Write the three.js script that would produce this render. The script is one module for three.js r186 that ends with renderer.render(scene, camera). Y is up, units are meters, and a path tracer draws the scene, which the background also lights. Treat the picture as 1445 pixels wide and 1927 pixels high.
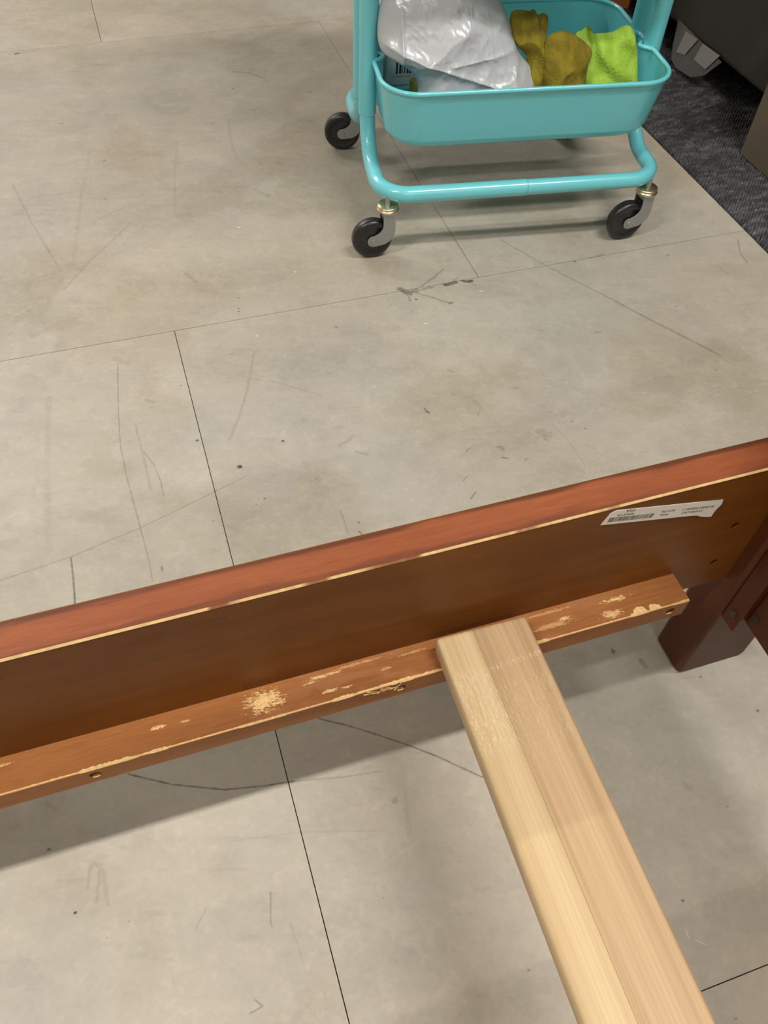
import * as THREE from 'three';
import { RectAreaLightUniformsLib } from 'three/addons/lights/RectAreaLightUniformsLib.js';
import { RoundedBoxGeometry } from 'three/addons/geometries/RoundedBoxGeometry.js';
import { mergeGeometries, mergeVertices, toCreasedNormals } from 'three/addons/utils/BufferGeometryUtils.js';
import { Brush, Evaluator, SUBTRACTION, INTERSECTION } from 'three-bvh-csg';

// ---------------------------------------------------------------- camera, exposure, lights
const scene = new THREE.Scene();
scene.background = new THREE.Color(0x000000);
const R = (d) => d * Math.PI / 180;
const camera = new THREE.PerspectiveCamera(64.19, 1445 / 1927, 0.02, 30);
camera.position.set(0, 0.7475, 0);
camera.rotation.set(R(-52.463), R(-20.45), R(3.228), 'YXZ');
scene.add(camera);
const renderer = new THREE.WebGLRenderer({ antialias: true });
renderer.toneMapping = THREE.LinearToneMapping;
renderer.toneMappingExposure = 1.0;
renderer.shadowMap.enabled = true;
RectAreaLightUniformsLib.init();
// rows of four-foot ceiling fixtures running along x: [x centre, z]
const CEIL = 2.9;
const LIGHT_COLOR = new THREE.Color().setRGB(1.0, 0.96, 0.9);
const LIGHT_NITS = 108;
const FIXTURES = [[1.0, 0.06, 1.45, 'over the low footboard of the bed'], [-1.5, 0.06, 1.42, 'over the other end of the bed'], [-0.3, 2.4, 0.6, 'by the front wall, over the tiled floor'],
  [0.9, 2.4, 0.35, 'by the front wall, over the edge of the carpet'], [-1.7, -4.3, 2.3, 'added by the back wall to brighten the far floor, nearer the left wall'], [-0.4, -4.3, 0.5, 'added by the back wall to brighten the far floor, nearer the carpet']];   // third entry: tuned relative brightness; back wall pair added to brighten the far floor

// ---------------------------------------------------------------- helpers
let seed = 7;
const rnd = () => { seed = (seed * 1664525 + 1013904223) >>> 0; return seed / 4294967296; };
const taken = new Map();
function numbered(n) { const k = taken.get(n) || 0; taken.set(n, k + 1); return k ? `${n}_${String(k).padStart(3, '0')}` : n; }
function tag(o, label, category, group) { o.userData.label = label; if (category) o.userData.category = category; if (group) o.userData.group = group; return o; }
function thing(name, label, category, pos = [0, 0, 0], turn = 0, group) {
  const o = new THREE.Group(); o.name = numbered(name); o.position.set(...pos); o.rotation.y = turn;
  scene.add(o); return tag(o, label, category, group);
}
function obj(name, geo, mat, parent = scene, label) {
  const m = new THREE.Mesh(geo, mat); m.name = parent === scene ? numbered(name) : name;
  m.castShadow = m.receiveShadow = true; parent.add(m);
  if (label) m.userData.label = label;
  return m;
}
function struct(name, geo, mat) { const m = obj(name, geo, mat); m.userData.kind = 'structure'; return m; }
const hash = (x, y, s) => {
  let h = (Math.imul(x, 374761393) + Math.imul(y, 668265263) + Math.imul(s, 1442695041)) | 0;
  h = Math.imul(h ^ (h >>> 13), 1274126177); h ^= h >>> 16; return (h >>> 0) / 4294967296;
};
function noise(x, y, s = 0) {                                   // value noise, 0..1
  const xi = Math.floor(x), yi = Math.floor(y); let fx = x - xi, fy = y - yi;
  fx = fx * fx * (3 - 2 * fx); fy = fy * fy * (3 - 2 * fy);
  const a = hash(xi, yi, s), b = hash(xi + 1, yi, s), c = hash(xi, yi + 1, s), d = hash(xi + 1, yi + 1, s);
  return a + (b - a) * fx + (c - a + (a - b - c + d) * fx) * fy;
}
function fbm(x, y, o = 3, s = 0) { let v = 0, a = 0.5, t = 0; for (let i = 0; i < o; i++) { v += a * noise(x, y, s + i * 17); t += a; a *= 0.5; x = x * 2.03 + 5.1; y = y * 2.03 + 1.7; } return v / t; }
const sst = (a, b, x) => { const t = Math.min(1, Math.max(0, (x - a) / (b - a))); return t * t * (3 - 2 * t); };
const mix = (a, b, t) => a + (b - a) * t;
const toS = (c) => { c = Math.min(1, Math.max(0, c)); return 255 * (c <= 0.0031308 ? 12.92 * c : 1.055 * Math.pow(c, 1 / 2.4) - 0.055); };
function paint(w, h, fn, srgb = true, wrap = false) {           // fn(i, j, out) gives linear rgb at texel
  const d = new Uint8Array(w * h * 4), o = [0, 0, 0]; let k = 0;
  for (let j = 0; j < h; j++) for (let i = 0; i < w; i++) {
    fn(i, j, o);
    for (let c = 0; c < 3; c++) d[k++] = srgb ? toS(o[c]) : 255 * Math.min(1, Math.max(0, o[c]));
    d[k++] = 255;
  }
  const t = new THREE.DataTexture(d, w, h, THREE.RGBAFormat);
  t.magFilter = THREE.LinearFilter; t.minFilter = THREE.LinearMipmapLinearFilter; t.generateMipmaps = true;
  if (srgb) t.colorSpace = THREE.SRGBColorSpace;
  if (wrap) t.wrapS = t.wrapT = THREE.RepeatWrapping;
  t.needsUpdate = true; return t;
}
const mat = (rgb, rough = 0.6, extra = {}) => new THREE.MeshPhysicalMaterial({ color: new THREE.Color().setRGB(...rgb), roughness: rough, ...extra });
const mapped = (map, rough = 0.6, extra = {}) => new THREE.MeshPhysicalMaterial({ map, roughness: rough, ...extra });
function uvBy(geo, fn) {                                        // uv from position and face normal
  const g = geo.index ? geo.toNonIndexed() : geo; const p = g.attributes.position, n = p.count, uv = new Float32Array(n * 2);
  const A = new THREE.Vector3(), B = new THREE.Vector3(), C = new THREE.Vector3(), e = new THREE.Vector3(), f = new THREE.Vector3();
  for (let i = 0; i < n; i += 3) {
    A.fromBufferAttribute(p, i); B.fromBufferAttribute(p, i + 1); C.fromBufferAttribute(p, i + 2);
    e.subVectors(B, A).cross(f.subVectors(C, A)).normalize();
    [A, B, C].forEach((v, k) => { const r = fn(v, e); uv[(i + k) * 2] = r[0]; uv[(i + k) * 2 + 1] = r[1]; });
  }
  g.setAttribute('uv', new THREE.BufferAttribute(uv, 2)); return g;
}
const box = (x0, x1, y0, y1, z0, z1, r = 0.002, seg = 2) => {
  const g = new RoundedBoxGeometry(x1 - x0, y1 - y0, z1 - z0, seg, r); g.translate((x0 + x1) / 2, (y0 + y1) / 2, (z0 + z1) / 2); return g;
};
function prism(prof, x0, x1) {                                  // profile [[z, y] ...] extruded along x
  const s = new THREE.Shape(prof.map(([z, y]) => new THREE.Vector2(-z, y)));
  const g = new THREE.ExtrudeGeometry(s, { depth: x1 - x0, bevelEnabled: false }); g.rotateY(Math.PI / 2); g.translate(x0, 0, 0); return g;
}
const ev = new Evaluator();
function csg(a, b, op = SUBTRACTION) {
  const strip = (g) => { const q = g.clone(); for (const k of Object.keys(q.attributes)) if (!['position', 'normal', 'uv'].includes(k)) q.deleteAttribute(k); q.clearGroups(); return q; };
  const A = new Brush(strip(a)), B = new Brush(strip(b)); A.updateMatrixWorld(); B.updateMatrixWorld();
  ev.useGroups = false; const r = ev.evaluate(A, B, op); const g = r.geometry.clone(); g.clearGroups(); return g;
}
function rounded(pts, radii, n = 10) {                          // polyline with filleted corners
  const P = pts.map((p) => new THREE.Vector3(...p)), out = [P[0].clone()];
  for (let i = 1; i < P.length - 1; i++) {
    const a = P[i - 1], b = P[i], c = P[i + 1], r = radii[i - 1];
    const d1 = a.clone().sub(b).normalize(), d2 = c.clone().sub(b).normalize(); const ang = Math.acos(THREE.MathUtils.clamp(d1.dot(d2), -1, 1));
    const t = r / Math.tan(ang / 2); const s = b.clone().addScaledVector(d1, t), e = b.clone().addScaledVector(d2, t);
    const cen = b.clone().addScaledVector(d1.clone().add(d2).normalize(), r / Math.sin(ang / 2));
    const v1 = s.clone().sub(cen), v2 = e.clone().sub(cen), th = Math.PI - ang;
    for (let k = 0; k <= n; k++) { const u = k / n; out.push(v1.clone().multiplyScalar(Math.sin((1 - u) * th) / Math.sin(th)).addScaledVector(v2, Math.sin(u * th) / Math.sin(th)).add(cen)); }
  }
  out.push(P[P.length - 1].clone()); return out;
}
class Poly extends THREE.Curve {
  constructor(pts) { super(); this.p = pts; this.l = [0]; for (let i = 1; i < pts.length; i++) this.l.push(this.l[i - 1] + pts[i].distanceTo(pts[i - 1])); }
  getPoint(t, o = new THREE.Vector3()) { const L = t * this.l[this.l.length - 1]; let i = 1; while (i < this.l.length - 1 && this.l[i] < L) i++; return o.lerpVectors(this.p[i - 1], this.p[i], (L - this.l[i - 1]) / (this.l[i] - this.l[i - 1] || 1)); }
}
const tube = (pts, r, seg = 120, rad = 20) => new THREE.TubeGeometry(new Poly(pts), seg, r, rad, false);

// ---------------------------------------------------------------- the floor
// marks seen on the floor: kind (k black, d dark grey, b brown, w white), width mm, strength, then x, z in mm along the stroke
const MARKS = [
['d',3.1,0.55,250,-1648,279,-1635,303,-1604], ['d',2.9,0.15,221,-1497,250,-1494,278,-1485], ['b',7.3,0.16,205,-1467,194,-1384,194,-1334], ['b',4.1,0.16,-193,-1306,-145,-1300,-83,-1298],
['b',7.5,0.13,-42,-1417,-70,-1282,-94,-1127], ['b',3.2,0.28,-173,-1349,-149,-1227,-116,-1093], ['b',4.6,0.2,-116,-1048,-73,-1108,-4,-1189], ['b',4.1,0.17,-89,-1182,-37,-1220,2,-1240],
['b',4.4,0.13,105,-1416,83,-1307,67,-1200], ['d',2.3,0.3,90,-985,93,-984], ['k',1.4,0.42,-61,-872,-71,-779,-75,-725,-74,-672,-69,-596,-66,-548,-66,-520], ['b',1.5,0.45,-220,-566,-146,-576,-69,-594,23,-623,60,-635],
['b',8.6,0.12,-151,-831,-163,-697,-169,-590], ['b',4.0,0.24,116,-845,92,-777,72,-733,52,-697], ['b',2.8,0.2,92,-803,137,-777,180,-742], ['k',1.2,0.4,-49,-707,-41,-683,-37,-656,-37,-633],
['k',2.5,0.6,-146,-574,-146,-546,-147,-513], ['k',1.7,0.6,-54,-535,-54,-530], ['b',3.8,0.22,-53,-755,-51,-708,-50,-645], ['d',2.4,0.3,153,-555,153,-535,152,-520],
['k',2.4,0.55,165,-520,168,-513], ['b',2.4,0.5,540,-999,583,-916,623,-849,646,-811], ['b',3.8,0.5,646,-811,670,-768,708,-706,731,-666], ['k',2.6,0.4,910,-900,893,-867,890,-842],
['b',4.2,0.2,840,-848,845,-826], ['d',4.8,0.38,383,-922,405,-934,427,-950], ['d',3.9,0.38,364,-911,383,-897,410,-872], ['k',7.0,0.55,349,-923,357,-911,373,-913],
['k',3.9,0.7,351,-917,360,-907], ['d',3.8,0.45,356,-907,355,-893], ['d',5.5,0.5,373,-913,398,-914], ['k',5.5,0.7,417,-914,426,-915,435,-916],
['d',4.8,0.35,429,-918,440,-925], ['k',5.6,0.7,445,-916,450,-913,459,-913], ['d',5.5,0.35,454,-909,459,-902], ['d',3.1,0.25,345,-928,351,-918],
['k',3.1,0.75,302,-683,303,-679,302,-677], ['k',3.1,0.75,303,-678,305,-674], ['b',12.1,0.25,430,-604,433,-594], ['d',2.7,0.4,431,-588,429,-592],
['d',3.4,0.35,440,-599,441,-598], ['d',2.3,0.5,326,-598,330,-602,335,-603], ['d',2.7,0.5,367,-595,372,-594,373,-588], ['b',5.3,0.25,369,-593,371,-589],
['k',2.3,0.85,366,-577,372,-574], ['k',2.0,0.5,391,-566,395,-567], ['b',2.0,0.2,449,-615,457,-579,458,-535], ['d',2.8,0.2,369,-680,373,-666,363,-651],
['k',2.2,0.5,305,-528,314,-536], ['k',1.9,0.4,306,-556,314,-562], ['d',3.6,0.35,356,-741,362,-737], ['d',3.5,0.3,428,-686,432,-684],
['d',3.8,0.3,583,-757,592,-757], ['b',13.1,0.1,309,-594,328,-598,348,-603], ['k',1.9,0.62,-117,-316,-81,-295,-36,-276,-1,-269,26,-265], ['d',1.5,0.3,26,-265,67,-256,106,-250],
['d',1.4,0.15,-42,-230,18,-220,90,-199], ['k',1.8,0.62,63,-317,88,-302,108,-288,134,-269,160,-248,192,-218,198,-215], ['b',4.1,0.22,-162,-229,-159,-241,-155,-247,-150,-242,-156,-216], ['b',4.0,0.2,-148,-240,-148,-227,-147,-211],
['d',4.2,0.2,-189,-311,-182,-302], ['d',1.3,0.45,-16,-179,-21,-158,-21,-153], ['d',1.8,0.25,-81,-170,-70,-183], ['d',1.7,0.45,-51,-98,-44,-99,-41,-100,-46,-106],
['b',1.7,0.2,-6,-150,-4,-133,-3,-115], ['b',5.8,0.14,120,-224,116,-207,112,-190], ['b',8.0,0.2,372,-155,374,-151], ['k',2.2,0.6,372,-301,372,-296],
['k',1.7,0.5,369,-298,375,-299], ['d',5.5,0.35,394,-281,396,-274], ['w',1.1,0.4,308,-46,307,-40], ['w',1.1,0.4,312,-37,319,-31],
['w',2.5,0.6,153,-1135,157,-1135], ['w',2.4,0.6,211,-1002,213,-1003], ['w',2.2,0.5,127,-879,127,-876], ['w',2.3,0.6,358,-841,363,-838],
['w',2.4,0.5,460,-888,465,-886], ['d',7.6,0.22,57,-1040,67,-1018], ['d',7.7,0.18,203,-1235,219,-1207], ['b',11.1,0.18,-64,-883,-49,-869],
['b',7.1,0.2,-165,-955,-147,-967], ['d',6.7,0.25,657,-918,681,-921], ['d',7.1,0.2,-10,-1743,11,-1734], ['d',5.9,0.2,181,-652,192,-656,201,-662],
['d',5.2,0.2,196,-636,208,-628], ['d',4.7,0.2,-35,-795,-26,-788], ['k',2.3,0.35,-160,-1823,8,-1825], ['k',7.1,0.7,-144,-1820,-142,-1820],
['k',4.0,0.8,236,-1579,237,-1579], ['k',4.0,0.45,373,-1531,375,-1531], ['k',2.2,0.7,227,-1306,228,-1306], ['k',1.7,0.7,145,-1240,146,-1240],
['k',2.5,0.55,-35,-1265,-34,-1265], ['k',2.0,0.5,-76,-1200,-75,-1200], ['k',4.6,0.3,-82,-1525,-80,-1525], ['k',4.4,0.25,-24,-1381,-22,-1381],
['k',4.7,0.25,175,-1461,177,-1461], ['k',3.0,0.4,119,-965,120,-965], ['k',2.6,0.6,114,-942,115,-942], ['k',2.6,0.6,113,-935,114,-935],
['k',3.5,0.8,15,-708,16,-708], ['k',5.0,0.85,55,-652,56,-652], ['k',3.9,0.85,115,-678,116,-678], ['k',2.7,0.5,11,-809,12,-809],
['k',2.2,0.6,139,-608,139,-608], ['k',2.5,0.5,137,-600,137,-600], ['k',1.9,0.6,92,-627,92,-627], ['k',2.5,0.6,73,-596,74,-596],
['k',2.1,0.5,62,-590,63,-590], ['k',1.7,0.8,-173,-903,-173,-903], ['k',2.4,0.4,11,-581,11,-581], ['k',2.4,0.7,168,-532,169,-532],
['k',2.5,0.4,-190,-771,-190,-771], ['k',2.8,0.4,86,-851,87,-851], ['k',3.7,0.5,236,-866,237,-866], ['k',2.4,0.7,726,-778,727,-778],
['k',2.2,0.6,681,-668,682,-668], ['k',2.2,0.6,708,-642,709,-642], ['k',3.3,0.7,629,-916,630,-916], ['k',4.2,0.5,779,-892,780,-892],
['k',2.4,0.6,475,-609,476,-609], ['k',2.7,0.55,486,-593,487,-593], ['k',2.4,0.5,411,-946,411,-946], ['k',4.6,0.6,410,-872,412,-872],
['k',3.1,0.7,364,-894,365,-894], ['k',2.5,0.4,444,-1029,445,-1029], ['k',2.3,0.9,-191,-270,-190,-270], ['k',2.0,0.9,-174,-212,-173,-212],
['k',2.2,0.3,-132,-192,-132,-192], ['k',1.7,0.3,-151,-185,-150,-185], ['k',2.7,0.7,479,-198,480,-198], ['k',4.8,0.25,108,-221,110,-221],
['k',2.3,0.8,317,-67,318,-67], ['k',2.0,0.6,398,-125,399,-125], ['k',2.6,0.6,313,22,314,22], ['k',2.2,0.5,169,-59,170,-59],
['k',2.7,0.6,444,-247,445,-247], ['k',1.8,0.3,73,-146,74,-146], ['k',1.8,0.3,48,-172,48,-172], ['k',1.9,0.25,-96,-268,-96,-268],
['k',2.0,0.3,178,-235,179,-235], ['k',2.2,0.3,305,-303,306,-303], ['k',2.0,0.3,106,-299,107,-299]];
const INK = { k: [0.03, 0.028, 0.026], d: [0.1, 0.09, 0.075], b: [0.17, 0.125, 0.08], w: [0.85, 0.84, 0.8] };
const FLOOR_BASE = [0.425, 0.383, 0.318];
function floorColor(x, z, tone, o) {
  const w1 = fbm(x * 3 + 11, z * 3, 3, 3) - 0.5, w2 = fbm(x * 11, z * 11 + 4, 3, 9) - 0.5;
  const xr = x * 0.96 + z * 0.28, zr = -x * 0.28 + z * 0.96;
  const streak = fbm(xr * 22 + w2 * 3, zr * 85, 2, 23) - 0.5, mott = fbm(x * 42, z * 42, 2, 31) - 0.5;
  let l = 1 + tone + w1 * 0.22 + w2 * 0.19 + streak * 0.08 + mott * 0.1 + (fbm(x * 260, z * 300, 2, 37) - 0.5) * 0.1 + (hash((x * 2200) | 0, (z * 2200) | 0, 5) - 0.5) * 0.035;
  const grime = sst(0.5, 0.72, fbm(x * 6 + 3 + w2, z * 7 + w1 * 2, 5, 47)) * 0.11, film = sst(0.56, 0.62, fbm(x * 15 + w1 * 4, z * 19, 4, 61)) * 0.05;
  const scuff = sst(0.7, 0.8, fbm(xr * 60 + w1 * 20, zr * 150, 2, 83)) * 0.05, pale = sst(0.63, 0.75, fbm(x * 110, z * 130, 3, 71)) * 0.06;
  l *= 1 - grime - film - scuff; l += pale;
  const warm = (fbm(x * 5, z * 5 + 20, 3, 91) - 0.5) * 0.09;
  o[0] = FLOOR_BASE[0] * l * (1 + warm + grime * 0.25); o[1] = FLOOR_BASE[1] * l; o[2] = FLOOR_BASE[2] * l * (1 - warm - grime * 0.5);
}
function tileTexture(x0, x1, z0, z1, res, tone) {
  const w = Math.round((x1 - x0) * res), h = Math.round((z1 - z0) * res), lay = new Float32Array(w * h * 4);
  for (const [kind, wd, al, ...c] of MARKS) {
    const p = []; for (let i = 0; i < c.length; i += 2) p.push([c[i] / 1000, c[i + 1] / 1000]);
    const hw = Math.max(wd / 2000 * (kind === 'k' && wd > 4 ? 1.35 : 1), 0.7 / res), ink = INK[kind];
    for (let s = 0; s + 1 < p.length; s++) {
      const [ax, az] = p[s], [bx, bz] = p[s + 1], m = hw * 1.8, dx = bx - ax, dz = bz - az, dd = dx * dx + dz * dz || 1e-9;
      const i0 = Math.max(0, Math.floor((Math.min(ax, bx) - m - x0) * res)), i1 = Math.min(w - 1, Math.ceil((Math.max(ax, bx) + m - x0) * res));
      const j0 = Math.max(0, Math.floor((Math.min(az, bz) - m - z0) * res)), j1 = Math.min(h - 1, Math.ceil((Math.max(az, bz) + m - z0) * res));
      for (let j = j0; j <= j1; j++) for (let i = i0; i <= i1; i++) {
        const x = x0 + (i + 0.5) / res, z = z0 + (j + 0.5) / res; let t = ((x - ax) * dx + (z - az) * dz) / dd; t = Math.min(1, Math.max(0, t));
        let d = Math.hypot(x - ax - t * dx, z - az - t * dz) / hw; d += (noise(x * 420, z * 420, 13) - 0.5) * (wd > 3 ? 0.9 : 0.5);
        const a = al * (1 - sst(0.45, 1.15, d)) * (0.72 + 0.5 * noise(x * 160, z * 160, 41)); const k = (j * w + i) * 4;
        if (a > lay[k + 3]) { lay[k] = ink[0]; lay[k + 1] = ink[1]; lay[k + 2] = ink[2]; lay[k + 3] = Math.min(1, a); }
      }
    }
  }
  return paint(w, h, (i, j, o) => {
    floorColor(x0 + (i + 0.5) / res, z0 + (j + 0.5) / res, tone, o); const k = (j * w + i) * 4, a = lay[k + 3];
    if (a > 0) for (let c = 0; c < 3; c++) o[c] = mix(o[c], lay[k + c], a);
  });
}
const T = 0.9147, CARPET_X = 0.9352, GAP = 0.0009;
const slab = struct('floor', new THREE.BoxGeometry(6.4, 0.1, 9.2).translate(-0.6, -0.056, -1.15), mat([0.035, 0.03, 0.025], 0.9));
const roughTex = paint(512, 512, (i, j, o) => { const v = 0.5 + 0.22 * (fbm(i / 60, j / 60, 3, 5) - 0.5) + 0.12 * (noise(i / 4, j / 4, 8) - 0.5); o[0] = o[1] = o[2] = v; }, false, true);
const genericTiles = [0, 1].map((k) => mapped(tileTexture(-2.3 + k, -2.3 + k + T, 1.2, 1.2 + T, 300, 0), 1, { roughnessMap: roughTex }));
const special = {};                                             // sheets that the photograph shows: row, first seam, texels per metre, tone of the sheet
for (const [row, k, res, tone] of [[0, -1, 1500, 0.06], [0, 0, 1500, 0.0], [-1, -1, 1300, -0.01], [-1, 0, 1300, 0.0], [-1, -2, 700, 0], [-2, -1, 900, 0.04], [-2, 0, 900, 0.07], [1, -1, 700, 0], [1, 0, 700, 0.0]]) special[row + ',' + k] = [res, tone];
for (let row = -6; row <= 4; row++) for (let k = -5; k <= 1; k++) {
  const z1 = row * T - 0.003, z0 = z1 - T, off = row % 2 ? 0.4715 - T : 0.0205; let x0 = off + k * T, x1 = x0 + T;
  if (x0 > CARPET_X - 0.02 || x1 < -3.7 || z1 < -5.6 || z0 > 3.3) continue;
  x1 = Math.min(x1, CARPET_X); x0 += GAP / 2; x1 -= GAP / 2;
  const key = row + ',' + (row % 2 ? k - 1 : k); let m = genericTiles[(row + k + 40) % 2];
  if (special[key]) m = mapped(tileTexture(x0, x1, z0, z1, ...special[key]), 1, { roughnessMap: roughTex });
  const g = new THREE.BoxGeometry(x1 - x0, 0.005, T - GAP); g.translate((x0 + x1) / 2, -0.0025, (z0 + z1) / 2);
  const p = g.attributes.position, uv = g.attributes.uv; for (let i = 0; i < p.count; i++) uv.setXY(i, (p.getX(i) - x0) / (x1 - x0), (p.getZ(i) - z0) / (z1 - z0));
  obj('floor_tile', g, m, slab);
}
// carpet beyond the sheets: a backing and looped pile
const carpet = struct('carpet', new THREE.BoxGeometry(2.6 - CARPET_X, 0.006, 9).translate((2.6 + CARPET_X) / 2, -0.003, -1.15), mat([0.018, 0.019, 0.022], 0.95));
{
  const g = new THREE.SphereGeometry(0.5, 6, 4), X0 = CARPET_X + 0.002, X1 = 1.3, Z0 = -1.95, Z1 = -0.8, sx = 0.0062, sz = 0.0033;
  const nx = Math.floor((X1 - X0) / sx), nz = Math.floor((Z1 - Z0) / sz), im = new THREE.InstancedMesh(g, mat([1, 1, 1], 0.95), nx * nz); const m4 = new THREE.Matrix4(), q = new THREE.Quaternion(), col = new THREE.Color(); let n = 0;
  for (let j = 0; j < nz; j++) for (let i = 0; i < nx; i++) {
    const x = X0 + (i + 0.5 * (j % 2) + 0.35 * rnd()) * sx, z = Z0 + (j + 0.3 * rnd()) * sz, hgt = 0.0035 + 0.0045 * noise(x * 60, z * 160, 3) + rnd() * 0.0012;
    m4.compose(new THREE.Vector3(x, 0.0005, z), q.setFromAxisAngle(new THREE.Vector3(0, 1, 0), (rnd() - 0.5) * 0.6), new THREE.Vector3(0.0078, hgt * 2, 0.004));
    im.setMatrixAt(n, m4); const l = (0.048 + 0.1 * Math.pow(noise(x * 70, z * 190, 9), 2) + (rnd() < 0.03 ? 0.07 : 0)) * (0.75 + 0.5 * noise(x * 12, z * 30, 5)); im.setColorAt(n++, col.setRGB(l, l * 1.0, l * 1.04));
  }
  im.count = n; im.name = 'carpet_pile'; im.userData.kind = 'stuff'; im.castShadow = im.receiveShadow = true; carpet.add(im);
}
// walls and ceiling of the room, all outside the frame
const wallMat = mat([0.55, 0.53, 0.49], 0.85), panelMat = mat([0.2, 0.18, 0.16], 0.85), ceilMat = mat([0.7, 0.69, 0.66], 0.9);
const xa = -3.7, xb = 2.5, za = -5.6, zb = 3.3;
struct('wall_left', new THREE.BoxGeometry(0.1, CEIL + 0.2, zb - za + 0.2).translate(xa - 0.05, CEIL / 2, (za + zb) / 2), wallMat);
struct('wall_right', new THREE.BoxGeometry(0.1, CEIL + 0.2, zb - za + 0.2).translate(xb + 0.05, CEIL / 2, (za + zb) / 2), panelMat);
struct('wall_back', new THREE.BoxGeometry(xb - xa + 0.2, CEIL + 0.2, 0.1).translate((xa + xb) / 2, CEIL / 2, za - 0.05), wallMat);
struct('wall_front', new THREE.BoxGeometry(xb - xa + 0.2, CEIL + 0.2, 0.1).translate((xa + xb) / 2, CEIL / 2, zb + 0.05), wallMat);
struct('ceiling', new THREE.BoxGeometry(xb - xa + 0.2, 0.1, zb - za + 0.2).translate((xa + xb) / 2, CEIL + 0.05, (za + zb) / 2), ceilMat);
// ceiling fixtures: white housing, glowing diffuser, and the light that leaves it
{
  const white = mat([0.8, 0.8, 0.78], 0.5), glow = new THREE.MeshStandardMaterial({ color: 0x222222, emissive: LIGHT_COLOR, emissiveIntensity: 4, roughness: 0.6 });
  for (const [x, z, k, where] of FIXTURES) {
    const t = thing('ceiling_light', 'white fluorescent ceiling fixture ' + where, 'ceiling light', [x, CEIL, z], 0, 'ceiling fixtures in rows');
    obj('housing', box(-0.62, 0.62, -0.05, 0, -0.06, 0.06, 0.006), white, t);
    obj('diffuser', box(-0.605, 0.605, -0.07, -0.045, -0.045, 0.045, 0.008), glow, t);
    const l = new THREE.RectAreaLight(LIGHT_COLOR, LIGHT_NITS * k, 1.2, 0.085); l.position.set(0, -0.074, 0); l.rotation.x = -Math.PI / 2; l.name = 'tube_light'; l.castShadow = true; t.add(l);
  }
}

// ---------------------------------------------------------------- bed frame
const XE = 0.4212, ZR = -0.2714, ZO = -0.2995, YT = 0.3142, YB = 0.1585, LY = 0.1935, LZ = -0.2446, LB = 0.1715, XL0 = -1.48;
function grain(s, a, b, dens, seed) {                           // s along the grain, a across, in metres; 0..1
  const warp = fbm(s * 3, a * 18, 2, seed) * 0.02; const f = noise((a + warp) * dens, s * 3.5, seed + 1) * 0.6 + noise((a + warp) * dens * 3.1, s * 9, seed + 2) * 0.4;
  return f + b * (noise(a * 2600, s * 120, seed + 3) - 0.5);
}
function stainTex(w, h, L, Hh, c1, c2, seed) {
  return paint(w, h, (i, j, o) => {
    const s = i / w * L, a = j / h * Hh, g = grain(s, a, 0.35, 110, seed), big = fbm(s * 5, a * 9, 3, seed + 7), mott = fbm(s * 28, a * 60, 2, seed + 9);
    let t = Math.min(1, Math.max(0, 0.5 + (g - 0.5) * 0.5 + (big - 0.5) * 0.7 + (mott - 0.5) * 0.35));
    for (let c = 0; c < 3; c++) o[c] = mix(c1[c], c2[c], t);
  }, true, true);
}
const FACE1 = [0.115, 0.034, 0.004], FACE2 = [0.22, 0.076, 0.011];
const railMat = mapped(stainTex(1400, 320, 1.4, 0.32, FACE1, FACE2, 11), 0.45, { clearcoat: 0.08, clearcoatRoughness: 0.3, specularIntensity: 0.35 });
const topMat = mapped(paint(1600, 64, (i, j, o) => {            // top edge of the rail: redder stain, darker rubbed-in stain along both arrises
  const s = i / 1600 * 1.9, a = j / 64 * 0.029, g = grain(s, a, 0.9, 160, 31), big = fbm(s * 14, a * 70, 4, 33);
  const e = Math.min(a, 0.0262 - a) + (fbm(s * 24, a * 200, 3, 35) - 0.5) * 0.011, dk = (1 - sst(0.0008, 0.0075, e)) * (a > 0.0145 ? 0.8 : 0.5);
  const t = Math.min(1, Math.max(0, 0.5 + (g - 0.5) * 0.6 + (big - 0.5) * 0.8));
  const c1 = [0.21, 0.05, 0.015], c2 = [0.33, 0.095, 0.032], d = [0.075, 0.018, 0.009];
  for (let c = 0; c < 3; c++) o[c] = mix(mix(c1[c], c2[c], t), d[c], dk);
}), 0.42, { clearcoat: 0.3, clearcoatRoughness: 0.35 });
const PALE = [0.68, 0.45, 0.2];
const wornMat = mapped(paint(2048, 8, (i, j, o) => {            // bare wood along the worn arris, with stain left in places
  const s = i / 2048 * 1.9, n = fbm(s * 40, j * 0.2, 4, 51), t = sst(0.27, 0.44, n + 0.16 * (noise(s * 4, 0, 52) - 0.35));
  const st = [0.24, 0.085, 0.03]; for (let c = 0; c < 3; c++) o[c] = mix(st[c], PALE[c] * (0.85 + 0.3 * noise(s * 300, j, 4)), t);
}), 0.6);
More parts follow.
